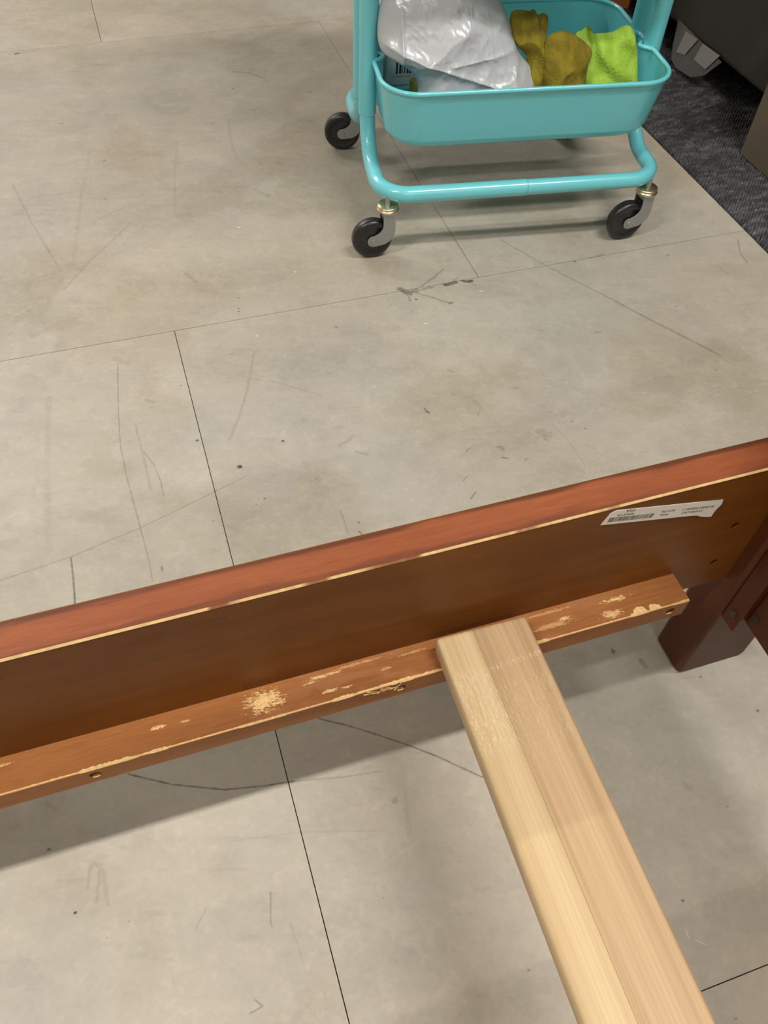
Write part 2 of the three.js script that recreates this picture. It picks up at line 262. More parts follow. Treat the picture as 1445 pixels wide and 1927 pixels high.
// wear on the ledger's upper face: [x, distance from the rail, half length, half width, strength]
const WEAR = [[0.012, 0.0125, 0.0125, 0.0075, 1.0], [0.055, 0.0055, 0.008, 0.0012, 0.9], [0.066, 0.005, 0.007, 0.001, 0.8], [0.048, 0.008, 0.006, 0.0008, 0.7], [0.06, 0.018, 0.006, 0.0013, 0.9], [0.072, 0.0185, 0.004, 0.001, 0.8], [-0.063, 0.0098, 0.006, 0.0012, 0.9], [-0.045, 0.0105, 0.004, 0.0008, 0.7],
  [0.299, 0.0085, 0.011, 0.0018, 1.0], [0.29, 0.0198, 0.009, 0.0032, 0.75], [0.252, 0.0125, 0.005, 0.0015, 0.9], [0.24, 0.0158, 0.016, 0.002, 0.45], [0.24, 0.004, 0.02, 0.0012, 0.4], [-0.168, 0.006, 0.006, 0.001, 0.8], [0.105, 0.013, 0.004, 0.001, 0.5], [0.128, 0.006, 0.012, 0.001, 0.4], [0.085, 0.003, 0.02, 0.001, 0.4]];
const LX0 = -0.36, LX1 = 0.357, LW = LZ - ZR;
const ledgerMat = mapped(paint(2048, 128, (i, j, o) => {        // lower half of the sheet: upper face, upper half: front face
  const s = LX0 + i / 2048 * (LX1 - LX0), top = j < 64, a = (top ? j : j - 64) / 63 * LW;
  const g = grain(s, a, 0.7, 150, 71), big = fbm(s * 12, a * 40, 3, 73), rub = fbm(s * 60, a * 160, 3, 75), fine = noise(s * 700, a * 900, 77);
  const t = Math.min(1, Math.max(0, 0.5 + (g - 0.5) * 0.6 + (big - 0.5) * 0.7));
  const c1 = [0.2, 0.07, 0.017], c2 = [0.36, 0.138, 0.039];
  for (let c = 0; c < 3; c++) o[c] = mix(c1[c], c2[c], t);
  if (top) {
    const dull = sst(0.45, 0.65, rub) * 0.4 * sst(0.0, 0.12, s + 0.05) * (1 - sst(0.26, 0.32, s)); const dl = [0.34, 0.15, 0.07]; for (let c = 0; c < 3; c++) o[c] = mix(o[c], dl[c], dull);
    let w = 0; for (const [x, d, hl, hw, k] of WEAR) { const r = Math.hypot((s - x) / hl, (a - d) / hw) + (fbm(s * 420, a * 2000, 3, 79) - 0.5) * 2.1; w = Math.max(w, k * (1 - sst(0.75, 1.0, r))); }
    const edge = LW - a, chip = 0.0011 + 0.001 * sst(0.5, 0.75, fbm(s * 45, 1, 3, 81)) + 0.005 * sst(0.302, 0.312, s) * (1 - sst(0.33, 0.336, s)) * sst(0.25, 0.6, noise(s * 300, 2, 83)) + 0.0012 * sst(0.06, 0.1, s) * (1 - sst(0.15, 0.19, s));
    if (edge < chip + (fine - 0.5) * 0.0006) w = 1;
    for (let c = 0; c < 3; c++) o[c] = mix(o[c], PALE[c] * (0.8 + 0.35 * fine), w);
  } else if (a > LW - 0.0011 - 0.0012 * sst(0.5, 0.75, fbm(s * 45, 1, 3, 81))) for (let c = 0; c < 3; c++) o[c] = PALE[c] * (0.8 + 0.3 * fine);
}, true, true), 0.5, { specularIntensity: 0.5 });
const postMat = mapped(stainTex(600, 300, 0.6, 0.3, [0.06, 0.015, 0.004], [0.1, 0.028, 0.008], 151), 0.42, { clearcoat: 0.08, clearcoatRoughness: 0.3, specularIntensity: 0.4 });
const rust = mat([0.09, 0.055, 0.04], 0.6, { metalness: 0.5 }), steel = mat([0.42, 0.41, 0.39], 0.4, { metalness: 1 }), holeDark = mat([0.03, 0.015, 0.008], 0.8);
const alongX = (Lx, Lt) => (v, n) => [v.x / Lx, (Math.abs(n.y) > 0.7 ? v.z : v.y) / Lt];
const drill = (x, y, z, r, d) => { const c = new THREE.CylinderGeometry(r, r, d, 20); c.rotateX(Math.PI / 2); c.translate(x, y, z); return c; };
const bed = thing('bed', 'red-brown stained wooden bed frame with a worn side rail and a low footboard', 'bed');
function makeRail(parent, mirrored) {
  const k = mirrored ? -1 : 1, off = mirrored ? 0.43 : 0;       // the far rail is the same board turned round
  const Z = (z) => k * z + off;
  const rr = 0.0028, ch = 0.0011;
  let prof = [[ZR, YB], [ZR, YT - ch]]; prof.push([ZR - ch, YT], [ZO + rr, YT]);
  for (let i = 1; i <= 4; i++) { const a = i / 4 * Math.PI / 2; prof.push([ZO + rr - Math.sin(a) * rr, YT - rr + Math.cos(a) * rr]); }
  prof.push([ZO, YB]);
  let g = prism(prof.map(([z, y]) => [Z(z), y]), XL0, XE);
  if (!mirrored) for (const [x, y] of [[0.3935, 0.246], [0.3955, 0.1942]]) g = csg(g, drill(x, y, ZR, 0.0036, 0.03));
  g = toCreasedNormals(uvBy(g, alongX(1.4, 0.32)), 0.5);
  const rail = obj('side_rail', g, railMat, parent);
  const top = new THREE.BoxGeometry(XE - XL0, 0.0006, 0.0242); top.translate((XE + XL0) / 2, YT + 0.0002, Z((ZR - ch + ZO + rr) / 2));
  obj('top_edge', uvBy(top, (v) => [(v.x - XL0) / 1.9, (Z(ZR) - v.z) * k / 0.029]), topMat, rail, 'redder top edge of the rail');
  const wv = new THREE.BoxGeometry(XE - XL0, 0.0019, 0.0005); wv.rotateX(-k * Math.PI / 4); wv.translate((XE + XL0) / 2, YT - ch / 2, Z(ZR - ch / 2));
  obj('worn_edge', uvBy(wv, (v) => [(v.x - XL0) / 1.9, 0.5]), wornMat, rail, 'pale bare wood along the worn inner top edge');
  // ledger strip
  const lc = 0.0012; let lg = prism([[ZR, LB], [ZR, LY], [LZ - lc, LY], [LZ, LY - lc], [LZ, LB + 0.0008], [LZ - 0.0008, LB]].map(([z, y]) => [Z(z), y]), XL0 + 0.06, LX1);
  const sx = [-0.11, 0.1125, 0.3425];
  if (!mirrored) for (const x of sx) lg = csg(lg, drill(x, 0.1835, LZ, 0.0042, 0.012));
  lg = uvBy(lg, (v, n) => { const f = (v.x - LX0) / (LX1 - LX0), a = n.y > 0.8 ? (v.z - Z(ZR)) * k / LW : (v.y - LB) / (LY - LB); return [f, n.y > 0.8 ? 0.005 + 0.49 * a : 0.505 + 0.49 * Math.min(1, Math.max(0, a))]; });
  const led = obj('ledger_strip', lg, ledgerMat, rail, 'narrow ledger strip with scuffed and chipped finish');
  if (!mirrored) {
    for (const x of sx) { const s = new THREE.CylinderGeometry(0.0038, 0.0038, 0.003, 18); s.rotateX(Math.PI / 2); s.translate(x, 0.1835, LZ - 0.0042); obj('screw', s, rust, rail); }
    const s1 = new THREE.CylinderGeometry(0.0033, 0.0033, 0.006, 18); s1.rotateX(Math.PI / 2); s1.translate(0.3935, 0.246, ZR - 0.008); obj('screw', s1, steel, rail);
    const sp = []; for (let i = 0; i < 9; i++) { const c = new THREE.ConeGeometry(0.0005, 0.006 + 0.006 * rnd(), 4); c.rotateZ(-1.3 + (rnd() - 0.5) * 0.7); c.rotateY((rnd() - 0.5) * 0.8); c.translate(0.088 + i * 0.0028, LY - 0.0012 - rnd() * 0.002, LZ + 0.0008 + rnd() * 0.001); sp.push(c); }
    obj('splinter', mergeGeometries(sp), mat(PALE, 0.7), rail, 'pale splinters lifting from the ledger edge');
  }
  return rail;
}
const rail = makeRail(bed, false);
makeRail(bed, true);
{ // torn paper sticker on the inside of the rail, print upside down
  const c = document.createElement('canvas'); c.width = 1024; c.height = 200; const x = c.getContext('2d');
  x.fillStyle = '#e9e3d8'; x.fillRect(0, 0, 1024, 200);
  x.save(); x.translate(1024, 200); x.rotate(Math.PI); x.fillStyle = '#1c1a1a';       // drawn upright in the turned frame
  x.font = 'bold 36px sans-serif'; x.fillText('-5145M-CNT', 130, 62); x.fillText('W 00081700000 7', 60, 106); x.fillText('RAIL', 460, 62); x.fillText('ALX-PA', 420, 106);
  x.font = 'bold 34px sans-serif'; x.fillText('MADE IN', 790, 118); x.font = 'bold 42px sans-serif'; x.fillText('USA', 800, 166);
  x.font = '17px sans-serif'; x.fillStyle = '#56504e'; x.fillText('00000000 0000000', 40, 176);
  x.fillStyle = '#2a2828'; let bx = 598; let s2 = 99; while (bx < 985) { s2 = (s2 * 1103515245 + 12345) & 0x7fffffff; const bw = 3 + (s2 >> 8) % 9; x.fillRect(bx, 28, bw, 56); bx += bw + 3 + (s2 >> 14) % 5; }
  x.restore();
  const tx = new THREE.CanvasTexture(c); tx.colorSpace = THREE.SRGBColorSpace; tx.anisotropy = 8;
  // outline on the rail face (x, y), left end cut obliquely, right end torn
  const P = [[0.2622, 0.2966], [0.2665, 0.308], [0.2705, 0.3103], [0.3645, 0.2888], [0.3655, 0.2832], [0.3628, 0.2762], [0.3622, 0.2692], [0.357, 0.2706], [0.352, 0.273], [0.347, 0.2763], [0.342, 0.2778]];
  const g = new THREE.ExtrudeGeometry(new THREE.Shape(P.map((p) => new THREE.Vector2(...p))), { depth: 0.0003, bevelEnabled: false }); g.translate(0, 0, ZR + 0.0001);
  const an = Math.atan2(0.2888 - 0.3103, 0.3645 - 0.2705), ca = Math.cos(an), sa = Math.sin(an);
  obj('paper_sticker', uvBy(g, (v) => { const dx = v.x - 0.2622, dy = v.y - 0.2966; return [(dx * ca + dy * sa) / 0.1035, (-dx * sa + dy * ca) / 0.0178]; }), mapped(tx, 0.55), rail, 'torn white paper sticker with barcode and upside-down print');
}
function bedEnd(parent, xf) {                                   // xf maps distance beyond the rail end to world x
  const B = (a0, a1, y0, y1, z0, z1, r) => { const p = xf(a0), q = xf(a1); return uvBy(box(Math.min(p, q), Math.max(p, q), y0, y1, z0, z1, r, 2), (v, n) => Math.abs(n.y) > 0.7 ? [v.x / 0.6, v.z / 0.3] : [v.y / 0.6, (v.x + v.z) / 0.3]); };
  for (const m of [0, 1]) {
    const Z = (a, b) => m ? [0.43 - b, 0.43 - a] : [a, b];
    obj('post', B(0, 0.0805, 0, 0.43, ...Z(-0.3, -0.2563), 0.0055), postMat, parent);
    const blk = obj('corner_block', B(0.004, 0.024, 0.1165, 0.3, ...Z(-0.2563, -0.2385), 0.001), postMat, parent, 'corner block with a bolt');
    const b1 = new THREE.CylinderGeometry(0.0036, 0.0036, 0.004, 18); b1.rotateZ(Math.PI / 2); b1.translate(xf(0.004), 0.135, m ? 0.43 + 0.2475 : -0.2475); obj('bolt', b1, rust, blk);
  }
  const pan = obj('end_panel', B(0.0115, 0.03, 0.13, 0.41, -0.2384, 0.43 + 0.2384, 0.0015), postMat, parent);
  const b2 = new THREE.CylinderGeometry(0.0036, 0.0036, 0.002, 18); b2.rotateZ(Math.PI / 2); b2.translate(xf(0.011), 0.1465, -0.232); obj('bolt', b2, holeDark, pan);
  obj('top_cap', B(-0.004, 0.0845, 0.43, 0.45, -0.305, 0.43 + 0.305, 0.006), postMat, parent);
}
bedEnd(bed, (a) => XE + a);
bedEnd(bed, (a) => XL0 - a);

// ---------------------------------------------------------------- loose slat, laminated from two staves
{
  const X0 = 0.1443, W = 0.0722, JO = 0.0285, ZE = -0.262, LEN = 0.955, TH = 0.0195;
  const slat = thing('wooden_plank', 'unfinished pale wooden slat of two glued staves resting on the ledger', 'plank', [X0, LY + 0.0003, ZE], R(-0.8));
  const whole = new RoundedBoxGeometry(W, TH, LEN, 4, 0.0032); whole.translate(W / 2, TH / 2, LEN / 2);
  const cut = (a, b) => { const h = new THREE.BoxGeometry(b - a, 0.1, LEN + 0.2); h.translate((a + b) / 2, 0, LEN / 2); return csg(whole, h, INTERSECTION); };
  const SL = 0.34;
  const staveTex = (c1, c2, w0, width, seed, crush) => paint(Math.round(width * 4200), 1500, (i, j, o) => {
    const a = w0 + i / 4200, s = j / 1500 * SL, g = grain(s * 0.5, a, 0.5, 330, seed), band = noise(a * 160 + 1.5 * fbm(s * 4, a * 20, 2, seed + 5), s * 1.3, seed + 6), long = fbm(a * 900, s * 7, 2, seed + 8), big = fbm(s * 7, a * 25, 2, seed + 9);
    let t = 0.5 + (band - 0.5) * 0.75 + (g - 0.5) * 0.25 + (long - 0.5) * 0.6 + (big - 0.5) * 0.45; const dkl = sst(0.8, 0.92, noise(a * 240 + 0.8 * fbm(s * 5, a * 10, 2, seed + 21), s * 2.2, seed + 20)) * 0.45;
    t = Math.min(1, Math.max(0, t - dkl)); for (let c = 0; c < 3; c++) o[c] = mix(c1[c], c2[c], t);
    const cr = crush(a, s); if (cr > 0) { const q = cr * sst(0.46, 0.72, fbm(a * 1300, s * 260, 4, seed + 12) * 0.75 + 0.25 * noise(a * 2000, s * 900, seed + 14)); const pl = [0.78, 0.63, 0.4]; for (let c = 0; c < 3; c++) o[c] = mix(o[c], pl[c], q * 0.75); }
  });
  const t1 = staveTex([0.55, 0.385, 0.2], [0.71, 0.54, 0.32], 0, JO, 201, (a, s) => sst(0.025, 0.04, s) * (1 - sst(0.085, 0.1, s)) * 0.9);
  const t2 = staveTex([0.45, 0.295, 0.155], [0.63, 0.44, 0.255], JO, W - JO, 231, (a, s) => Math.max(0.75 * (1 - sst(0.001, 0.003, Math.abs(s - 0.0335 + (a - 0.05) * 0.08))), sst(0.04, 0.05, s) * (1 - sst(0.09, 0.13, s)) * 0.3));
  const uvS = (w0, wd) => (v, n) => [(Math.abs(n.x) > 0.8 ? w0 + v.y * 0.9 : v.x) / wd - w0 / wd, v.z / SL];
  for (const t of [t1, t2]) { t.wrapS = t.wrapT = THREE.MirroredRepeatWrapping; }
  obj('stave', toCreasedNormals(uvBy(cut(-0.01, JO - 0.0001), uvS(0, JO)), 0.6), mapped(t1, 0.55), slat, 'paler yellowish stave');
  obj('stave', toCreasedNormals(uvBy(cut(JO + 0.0001, W + 0.01), uvS(JO, W - JO)), 0.6), mapped(t2, 0.55), slat, 'browner stave with grain lines');
}

// ---------------------------------------------------------------- turquoise utility cart; its own axes: x to the right, -z away from the camera
const CART_POS = [0.352, 0, -1.008], CART_TURN = R(-8);
const teal = mat([0.15, 0.59, 0.66], 0.34, { clearcoat: 0.7, clearcoatRoughness: 0.12 });
const UL = -0.007, UR = 0.413, WU = [0.132, 0.185], DEP = 0.317;
const cart = thing('utility_cart', 'turquoise metal rolling cart with three trays on black casters', 'cart', CART_POS, CART_TURN);
function perimeter(n, inset, r, notch) {                        // plan outline of a tray, with the wall pushed in at the uprights
  const u0 = -0.002 + inset, u1 = 0.41 - inset, w0 = 0.016 + inset, w1 = 0.302 - inset, P = [];
  const pc = (cu, cw, a0) => { for (let i = 0; i <= n; i++) { const a = a0 + i / n * Math.PI / 2; P.push([cu + Math.cos(a) * r, cw + Math.sin(a) * r]); } };
  const ed = (a, b, m) => { for (let i = 1; i < m; i++) P.push([mix(a[0], b[0], i / m), mix(a[1], b[1], i / m)]); };
  pc(u0 + r, w0 + r, Math.PI); ed([u0 + r, w0], [u1 - r, w0], 12); pc(u1 - r, w0 + r, -Math.PI / 2); ed([u1, w0 + r], [u1, w1 - r], 64); pc(u1 - r, w1 - r, 0); ed([u1 - r, w1], [u0 + r, w1], 12); pc(u0 + r, w1 - r, Math.PI / 2); ed([u0, w1 - r], [u0, w0 + r], 64);
  for (const p of P) for (const wu of WU) { const d = Math.abs(p[1] - wu); if (d < 0.019 && (p[0] < 0.08 || p[0] > 0.32)) { const k = notch * 0.0155 * (0.5 + 0.5 * Math.cos(d / 0.019 * Math.PI)); p[0] += p[0] < 0.2 ? k : -k; } }
  return P;
}
function trayGeo(yr, yb) {
  const hgt = yr - yb, L = [], RC = 0.05; const add = (inset, y, r, notch) => L.push(perimeter(9, inset, r, notch).map(([u, w]) => [u, y, -w]));
  const wall = (th) => {
    const rows = []; rows.push([th, yr, 1]); for (let i = 1; i <= 4; i++) rows.push([th + 0.0085 * i / 4, yr - (hgt - 0.022) * i / 4, 1 - 0.15 * i]);
    for (let i = 1; i <= 6; i++) { const a = i / 6 * Math.PI / 2; rows.push([th + 0.0085 + 0.02 * (1 - Math.cos(a)), yb + th + 0.022 - 0.022 * Math.sin(a), 0.3 * (1 - i / 6)]); } return rows;
  };
  const outer = wall(0), inner = wall(0.0016).reverse();
  const close = [[0.06, yb, 0], [0.14, yb, 0]], closeIn = [[0.14, yb + 0.0016, 0], [0.06, yb + 0.0016, 0]];
  const seq = [...closeIn, ...inner, ...outer, ...close]; for (const [i, y, n] of seq) add(i, y, Math.max(0.004, RC - (i > 0.03 ? i - 0.03 : 0) * 0.6), n);
  const m = L[0].length, pos = [], idx = []; for (const l of L) for (const p of l) pos.push(...p);
  for (let a = 0; a + 1 < L.length; a++) for (let i = 0; i < m; i++) { const p = a * m + i, q = a * m + (i + 1) % m, r = p + m, s = q + m; idx.push(p, r, q, q, r, s); }
  for (const [base, y, flip] of [[0, yb + 0.0016, 0], [(L.length - 1) * m, yb, 1]]) { const c = pos.length / 3; pos.push(0.204, y, -0.161); for (let i = 0; i < m; i++) flip ? idx.push(base + i, c, base + (i + 1) % m) : idx.push(c, base + i, base + (i + 1) % m); }
  const g = new THREE.BufferGeometry(); g.setAttribute('position', new THREE.Float32BufferAttribute(pos, 3)); g.setIndex(idx); g.computeVertexNormals();
  // make sure faces look outward at the outer wall
  const nn = g.attributes.normal, k = (closeIn.length + inner.length + 2) * m + 16; if (nn.getZ(k) < 0) { for (let i = 0; i < idx.length; i += 3) { const t = idx[i]; idx[i] = idx[i + 1]; idx[i + 1] = t; } g.setIndex(idx); g.computeVertexNormals(); }
  g.setAttribute('uv', new THREE.Float32BufferAttribute(new Float32Array(pos.length / 3 * 2), 2)); return toCreasedNormals(g, 0.7);
}
function rimGeo(yr) { const P = perimeter(9, 0.0005, 0.05, 1).map(([u, w]) => new THREE.Vector3(u, yr, -w)); P.push(P[0].clone()); return tube(P, 0.0034, 420, 10); }
for (const [yr, yb] of [[0.23, 0.1455], [0.5, 0.4155], [0.765, 0.6805]]) {
  const t = obj('tray', trayGeo(yr, yb), teal, cart); obj('rim', rimGeo(yr), teal, t);
}
{
  const YB0 = 0.0975, seam = 0.207;
  const half = (sgn, base) => {                                 // one half frame: two lower tubes meeting at a seam, and two uprights
    const W = (w) => -(sgn > 0 ? w : DEP - w), wu = 0.132;
    const l = rounded([[UL, 0.175, W(wu)], [UL, YB0, W(wu)], [UL, YB0, W(0)], [seam, YB0, W(0)]], [0.062, 0.044], 14);
    const r = rounded([[seam + 0.0006, YB0, W(0)], [UR, YB0, W(0)], [UR, YB0, W(wu)], [UR, 0.175, W(wu)]], [0.044, 0.062], 14);
    obj('frame_tube', tube(l, 0.0115, 160), teal, cart); obj('frame_tube', tube(r, 0.0109, 160), teal, cart);
    for (const u of [UL, UR]) { const g = new THREE.LatheGeometry([[0.0112, 0.152], [0.0126, 0.152], [0.0131, 0.1526], [0.0131, 0.775], [0.011, 0.782], [0, 0.783]].map((p) => new THREE.Vector2(...p)), 28); g.translate(u, 0, W(wu)); obj('upright', g, teal, cart); }
  };
  half(1); half(-1);
  // casters
  const rubber = mat([0.012, 0.012, 0.013], 0.35, { clearcoat: 0.2, clearcoatRoughness: 0.3 }), zinc = mat([0.36, 0.37, 0.37], 0.36, { metalness: 0.6 }), brassy = mat([0.72, 0.62, 0.42], 0.3, { metalness: 1 });
  const RW = 0.0305;
  const wheelGeo = new THREE.LatheGeometry([[0.0045, 0.0075], [0.011, 0.0075], [0.012, 0.0062], [0.0205, 0.0062], [0.0225, 0.0085], [0.0265, 0.009], [0.0295, 0.0066], [RW, 0.003], [RW, -0.003], [0.0295, -0.0066], [0.0265, -0.009], [0.0225, -0.0085], [0.0205, -0.0062], [0.012, -0.0062], [0.011, -0.0075], [0.0045, -0.0075]].map((p) => new THREE.Vector2(p[0], -p[1])), 44); wheelGeo.rotateX(Math.PI / 2);
  const s = new THREE.Shape(); s.moveTo(0.0085, 0.074); s.lineTo(0.0095, 0.05); s.bezierCurveTo(0.0098, 0.036, 0.004, 0.029, -0.006, 0.0245); s.lineTo(-0.0205, 0.0222); s.absarc(-0.023, RW, 0.0083, -Math.PI * 0.42, -Math.PI * 1.35, true); s.bezierCurveTo(-0.019, 0.0385, -0.0085, 0.043, -0.008, 0.056); s.lineTo(-0.0085, 0.074); s.closePath();
  const plate = (z) => { const g = new THREE.ExtrudeGeometry(s, { depth: 0.0014, bevelEnabled: true, bevelThickness: 0.0004, bevelSize: 0.0004, bevelSegments: 2, curveSegments: 10 }); g.translate(0, 0, z); g.deleteAttribute('uv'); return g.toNonIndexed ? (g.index ? g.toNonIndexed() : g) : g; };
  const strip = (g) => { const q = g.index ? g.toNonIndexed() : g; q.deleteAttribute('uv'); return q; };
  const bridge = strip(box(-0.0092, 0.0098, 0.0655, 0.0755, -0.0118, 0.0118, 0.002)), back = strip(box(0.0065, 0.0092, 0.042, 0.07, -0.0115, 0.0115, 0.001));
  const forkGeo = mergeGeometries([plate(0.0105), plate(-0.0119), bridge, back]);
  const cupGeo = new THREE.LatheGeometry([[0, 0.073], [0.0148, 0.073], [0.0164, 0.0745], [0.0164, 0.0765], [0.015, 0.0778], [0.0138, 0.0786], [0.0152, 0.0796], [0.0146, 0.0822], [0.006, 0.083], [0, 0.083]].map((p) => new THREE.Vector2(...p)), 30);
  const stemGeo = new THREE.CylinderGeometry(0.0042, 0.0042, 0.014, 16); stemGeo.translate(0, 0.087, 0);
  const axleGeos = [0.0128, -0.0128].map((z) => { const q = new THREE.CylinderGeometry(0.0036, 0.0042, 0.003, 16); q.rotateX(Math.PI / 2); q.translate(-0.023, RW, z); return q; });
  for (const [u, w, turn] of [[0.004, 0.004, 4], [0.403, 0.004, 8], [0.004, DEP - 0.004, -6], [0.403, DEP - 0.004, 12]]) {
    const c = new THREE.Group(); c.name = 'caster'; c.position.set(u, 0, -w); c.rotation.y = R(turn); cart.add(c); c.userData.label = 'black swivel wheel in a zinc fork';
    const wg = wheelGeo.clone(); wg.translate(-0.023, RW, 0); obj('wheel', wg, rubber, c, 'black rubber wheel');
    obj('fork', forkGeo, zinc, c); obj('swivel_cup', cupGeo, brassy, c); obj('stem', stemGeo, zinc, c); for (const q of axleGeos) obj('axle_cap', q, zinc, c);
  }
}
// ---------------------------------------------------------------- what lies in the bottom tray
function puff(poly, { w0, y0, k, front, back, n = 220, rings = 46, fold, seed }) {   // a soft body over an outline on a leaning plane
  const cu = poly.reduce((a, p) => a + p[0], 0) / poly.length, cy = poly.reduce((a, p) => a + p[1], 0) / poly.length;
  const cr = new THREE.CatmullRomCurve3(poly.map(([u, y]) => new THREE.Vector3(u, y, 0)), true, 'centripetal', 0.5); const B = cr.getSpacedPoints(n); const pos = [], idx = [];
  for (const sd of [-1, 1]) {
    const base = pos.length / 3;
    for (let r = 0; r <= rings; r++) { const q = r / rings, rho = Math.sin(q * Math.PI / 2);
      for (let i = 0; i < n; i++) { const u = cu + (B[i].x - cu) * rho, y = cy + (B[i].y - cy) * rho, pl = w0 + k * (y - y0), e = Math.pow(Math.max(0, 1 - Math.pow(rho, 2.6)), 0.55);
        const f = fold(u, y) * Math.min(1, e * 2.2) ; const w = sd < 0 ? pl - (front * e + f) : pl + (back * e + 0.5 * f); pos.push(u, y, -w); } }
    for (let r = 0; r < rings; r++) for (let i = 0; i < n; i++) { const a = base + r * n + i, b = base + r * n + (i + 1) % n, c = a + n, d = b + n; sd < 0 ? idx.push(a, c, b, b, c, d) : idx.push(a, b, c, b, d, c); }
  }
  let g = new THREE.BufferGeometry(); g.setAttribute('position', new THREE.Float32BufferAttribute(pos, 3)); g.setIndex(idx); g = mergeVertices(g, 1e-5); g.computeVertexNormals();
  const p = g.attributes.position, uv = []; for (let i = 0; i < p.count; i++) uv.push(p.getX(i) / 0.1, p.getY(i) / 0.1); g.setAttribute('uv', new THREE.Float32BufferAttribute(uv, 2)); return g;
}
function placed(m, label, category) { m.position.set(...CART_POS); m.rotation.y = CART_TURN; return tag(m, label, category); }
const ridge = (x, y, s) => 1 - Math.abs(2 * noise(x, y, s) - 1);
{
  const bagPoly = [[0.236, 0.204], [0.242, 0.18], [0.225, 0.158], [0.14, 0.154], [0.075, 0.158], [0.054, 0.178], [0.057, 0.208], [0.044, 0.2272], [0.0316, 0.2366], [0.0077, 0.2485], [0.0017, 0.262], [0.0033, 0.2847], [0.0098, 0.3067], [0.032, 0.345], [0.09, 0.368], [0.145, 0.342], [0.1711, 0.2997], [0.186, 0.2735], [0.1904, 0.2606], [0.2047, 0.2376], [0.2187, 0.225]];
  const crease = (u, y, a, b, w, h) => { const dx = b[0] - a[0], dy = b[1] - a[1], L = Math.hypot(dx, dy), d = ((u - a[0]) * dy - (y - a[1]) * dx) / L, t = ((u - a[0]) * dx + (y - a[1]) * dy) / L / L; return t < -0.1 || t > 1.1 ? 0 : h * Math.exp(-Math.abs(d) / w) * Math.min(1, Math.max(0, 10 * (t + 0.1))) * Math.min(1, Math.max(0, 10 * (1.1 - t))); };
  const fold = (u, y) => { const wx = u + 0.015 * (noise(u * 30, y * 30, 401) - 0.5), wy = y + 0.015 * (noise(u * 30, y * 30, 402) - 0.5);
    return 0.012 * (ridge(wx * 11 + wy * 7, wy * 12 - wx * 6, 403) - 0.5) + 0.0022 * (ridge(wx * 40 - wy * 26, wy * 34, 404) - 0.5) + 0.0009 * (ridge(wx * 110, wy * 95 + wx * 50, 405) - 0.5) + 0.0003 * (noise(u * 420, y * 420, 406) - 0.5)
      + crease(u, y, [0.015, 0.262], [0.2, 0.205], 0.006, 0.007) + crease(u, y, [0.03, 0.3], [0.03, 0.24], 0.004, 0.005) + crease(u, y, [0.1, 0.245], [0.19, 0.255], 0.006, 0.004) - crease(u, y, [0.11, 0.30], [0.185, 0.265], 0.007, 0.005); };
  const bag = obj('plastic_bag', puff(bagPoly, { w0: 0.085, y0: 0.2, k: 0.4, front: 0.042, back: 0.03, n: 320, rings: 90, fold }), mat([0.55, 0.57, 0.595], 0.33, { transmission: 0.15, thickness: 0, clearcoat: 0.4, clearcoatRoughness: 0.18 }));
  placed(bag, 'crumpled white plastic bag in the bottom tray of the turquoise cart', 'plastic bag');
  const fleece = paint(256, 256, (i, j, o) => { o[0] = o[1] = o[2] = 0.35 * noise(i / 3, j / 3, 1) + 0.4 * noise(i / 1.5, j / 1.5, 2) + 0.25 * noise(i / 8, j / 8, 3); }, false, true);
  const clothTex = (a, b, s) => paint(256, 256, (i, j, o) => { const t = sst(0.3, 0.7, fbm(i / 26, j / 26, 4, s)) * 0.7 + 0.3 * noise(i / 2, j / 2, s + 3); for (let c = 0; c < 3; c++) o[c] = mix(a[c], b[c], t); }, true, true);
  const clothMat = (t) => mapped(t, 0.95, { bumpMap: fleece, bumpScale: 0.0012, sheen: 0.25, sheenRoughness: 0.6 });
  const lob1 = [[0.252, 0.2], [0.25, 0.165], [0.215, 0.16], [0.206, 0.19], [0.2147, 0.2308], [0.1949, 0.2516], [0.1877, 0.2632], [0.1885, 0.2845], [0.2012, 0.2868], [0.2148, 0.2848], [0.2215, 0.2862], [0.2263, 0.2805], [0.2353, 0.2825], [0.2408, 0.278], [0.2388, 0.2725], [0.2346, 0.2663], [0.238, 0.256], [0.2472, 0.2385]];
  const lob2 = [[0.29, 0.195], [0.285, 0.165], [0.24, 0.162], [0.232, 0.19], [0.2299, 0.2368], [0.2317, 0.2624], [0.2458, 0.2693], [0.2617, 0.27], [0.2742, 0.2651], [0.2985, 0.2489], [0.295, 0.2346]];
  const foldA = (u, y) => 0.0035 * Math.sin((u * 0.9 + y * 0.35) * 150 + 2 * noise(u * 30, y * 30, 5)) + 0.01 * (ridge(u * 34 + y * 16, y * 24 - u * 8, 6) - 0.5), foldB = (u, y) => 0.0035 * Math.sin((u * 1 - y * 0.25) * 170 + 2 * noise(u * 25, y * 25, 15)) + 0.012 * (ridge(u * 30 + y * 22, y * 26 - u * 10, 16) - 0.5);
  const g1 = puff(lob1, { w0: 0.074, y0: 0.19, k: 0.5, front: 0.018, back: 0.02, fold: foldA }), g2 = puff(lob2, { w0: 0.052, y0: 0.19, k: 0.5, front: 0.02, back: 0.018, fold: foldB });
  placed(obj('cleaning_cloth', mergeGeometries([g1, g2]), clothMat(clothTex([0.15, 0.113, 0.005], [0.26, 0.2, 0.012], 301))), 'crumpled mustard yellow cloth between the white bag and the lime cloth', 'cloth');
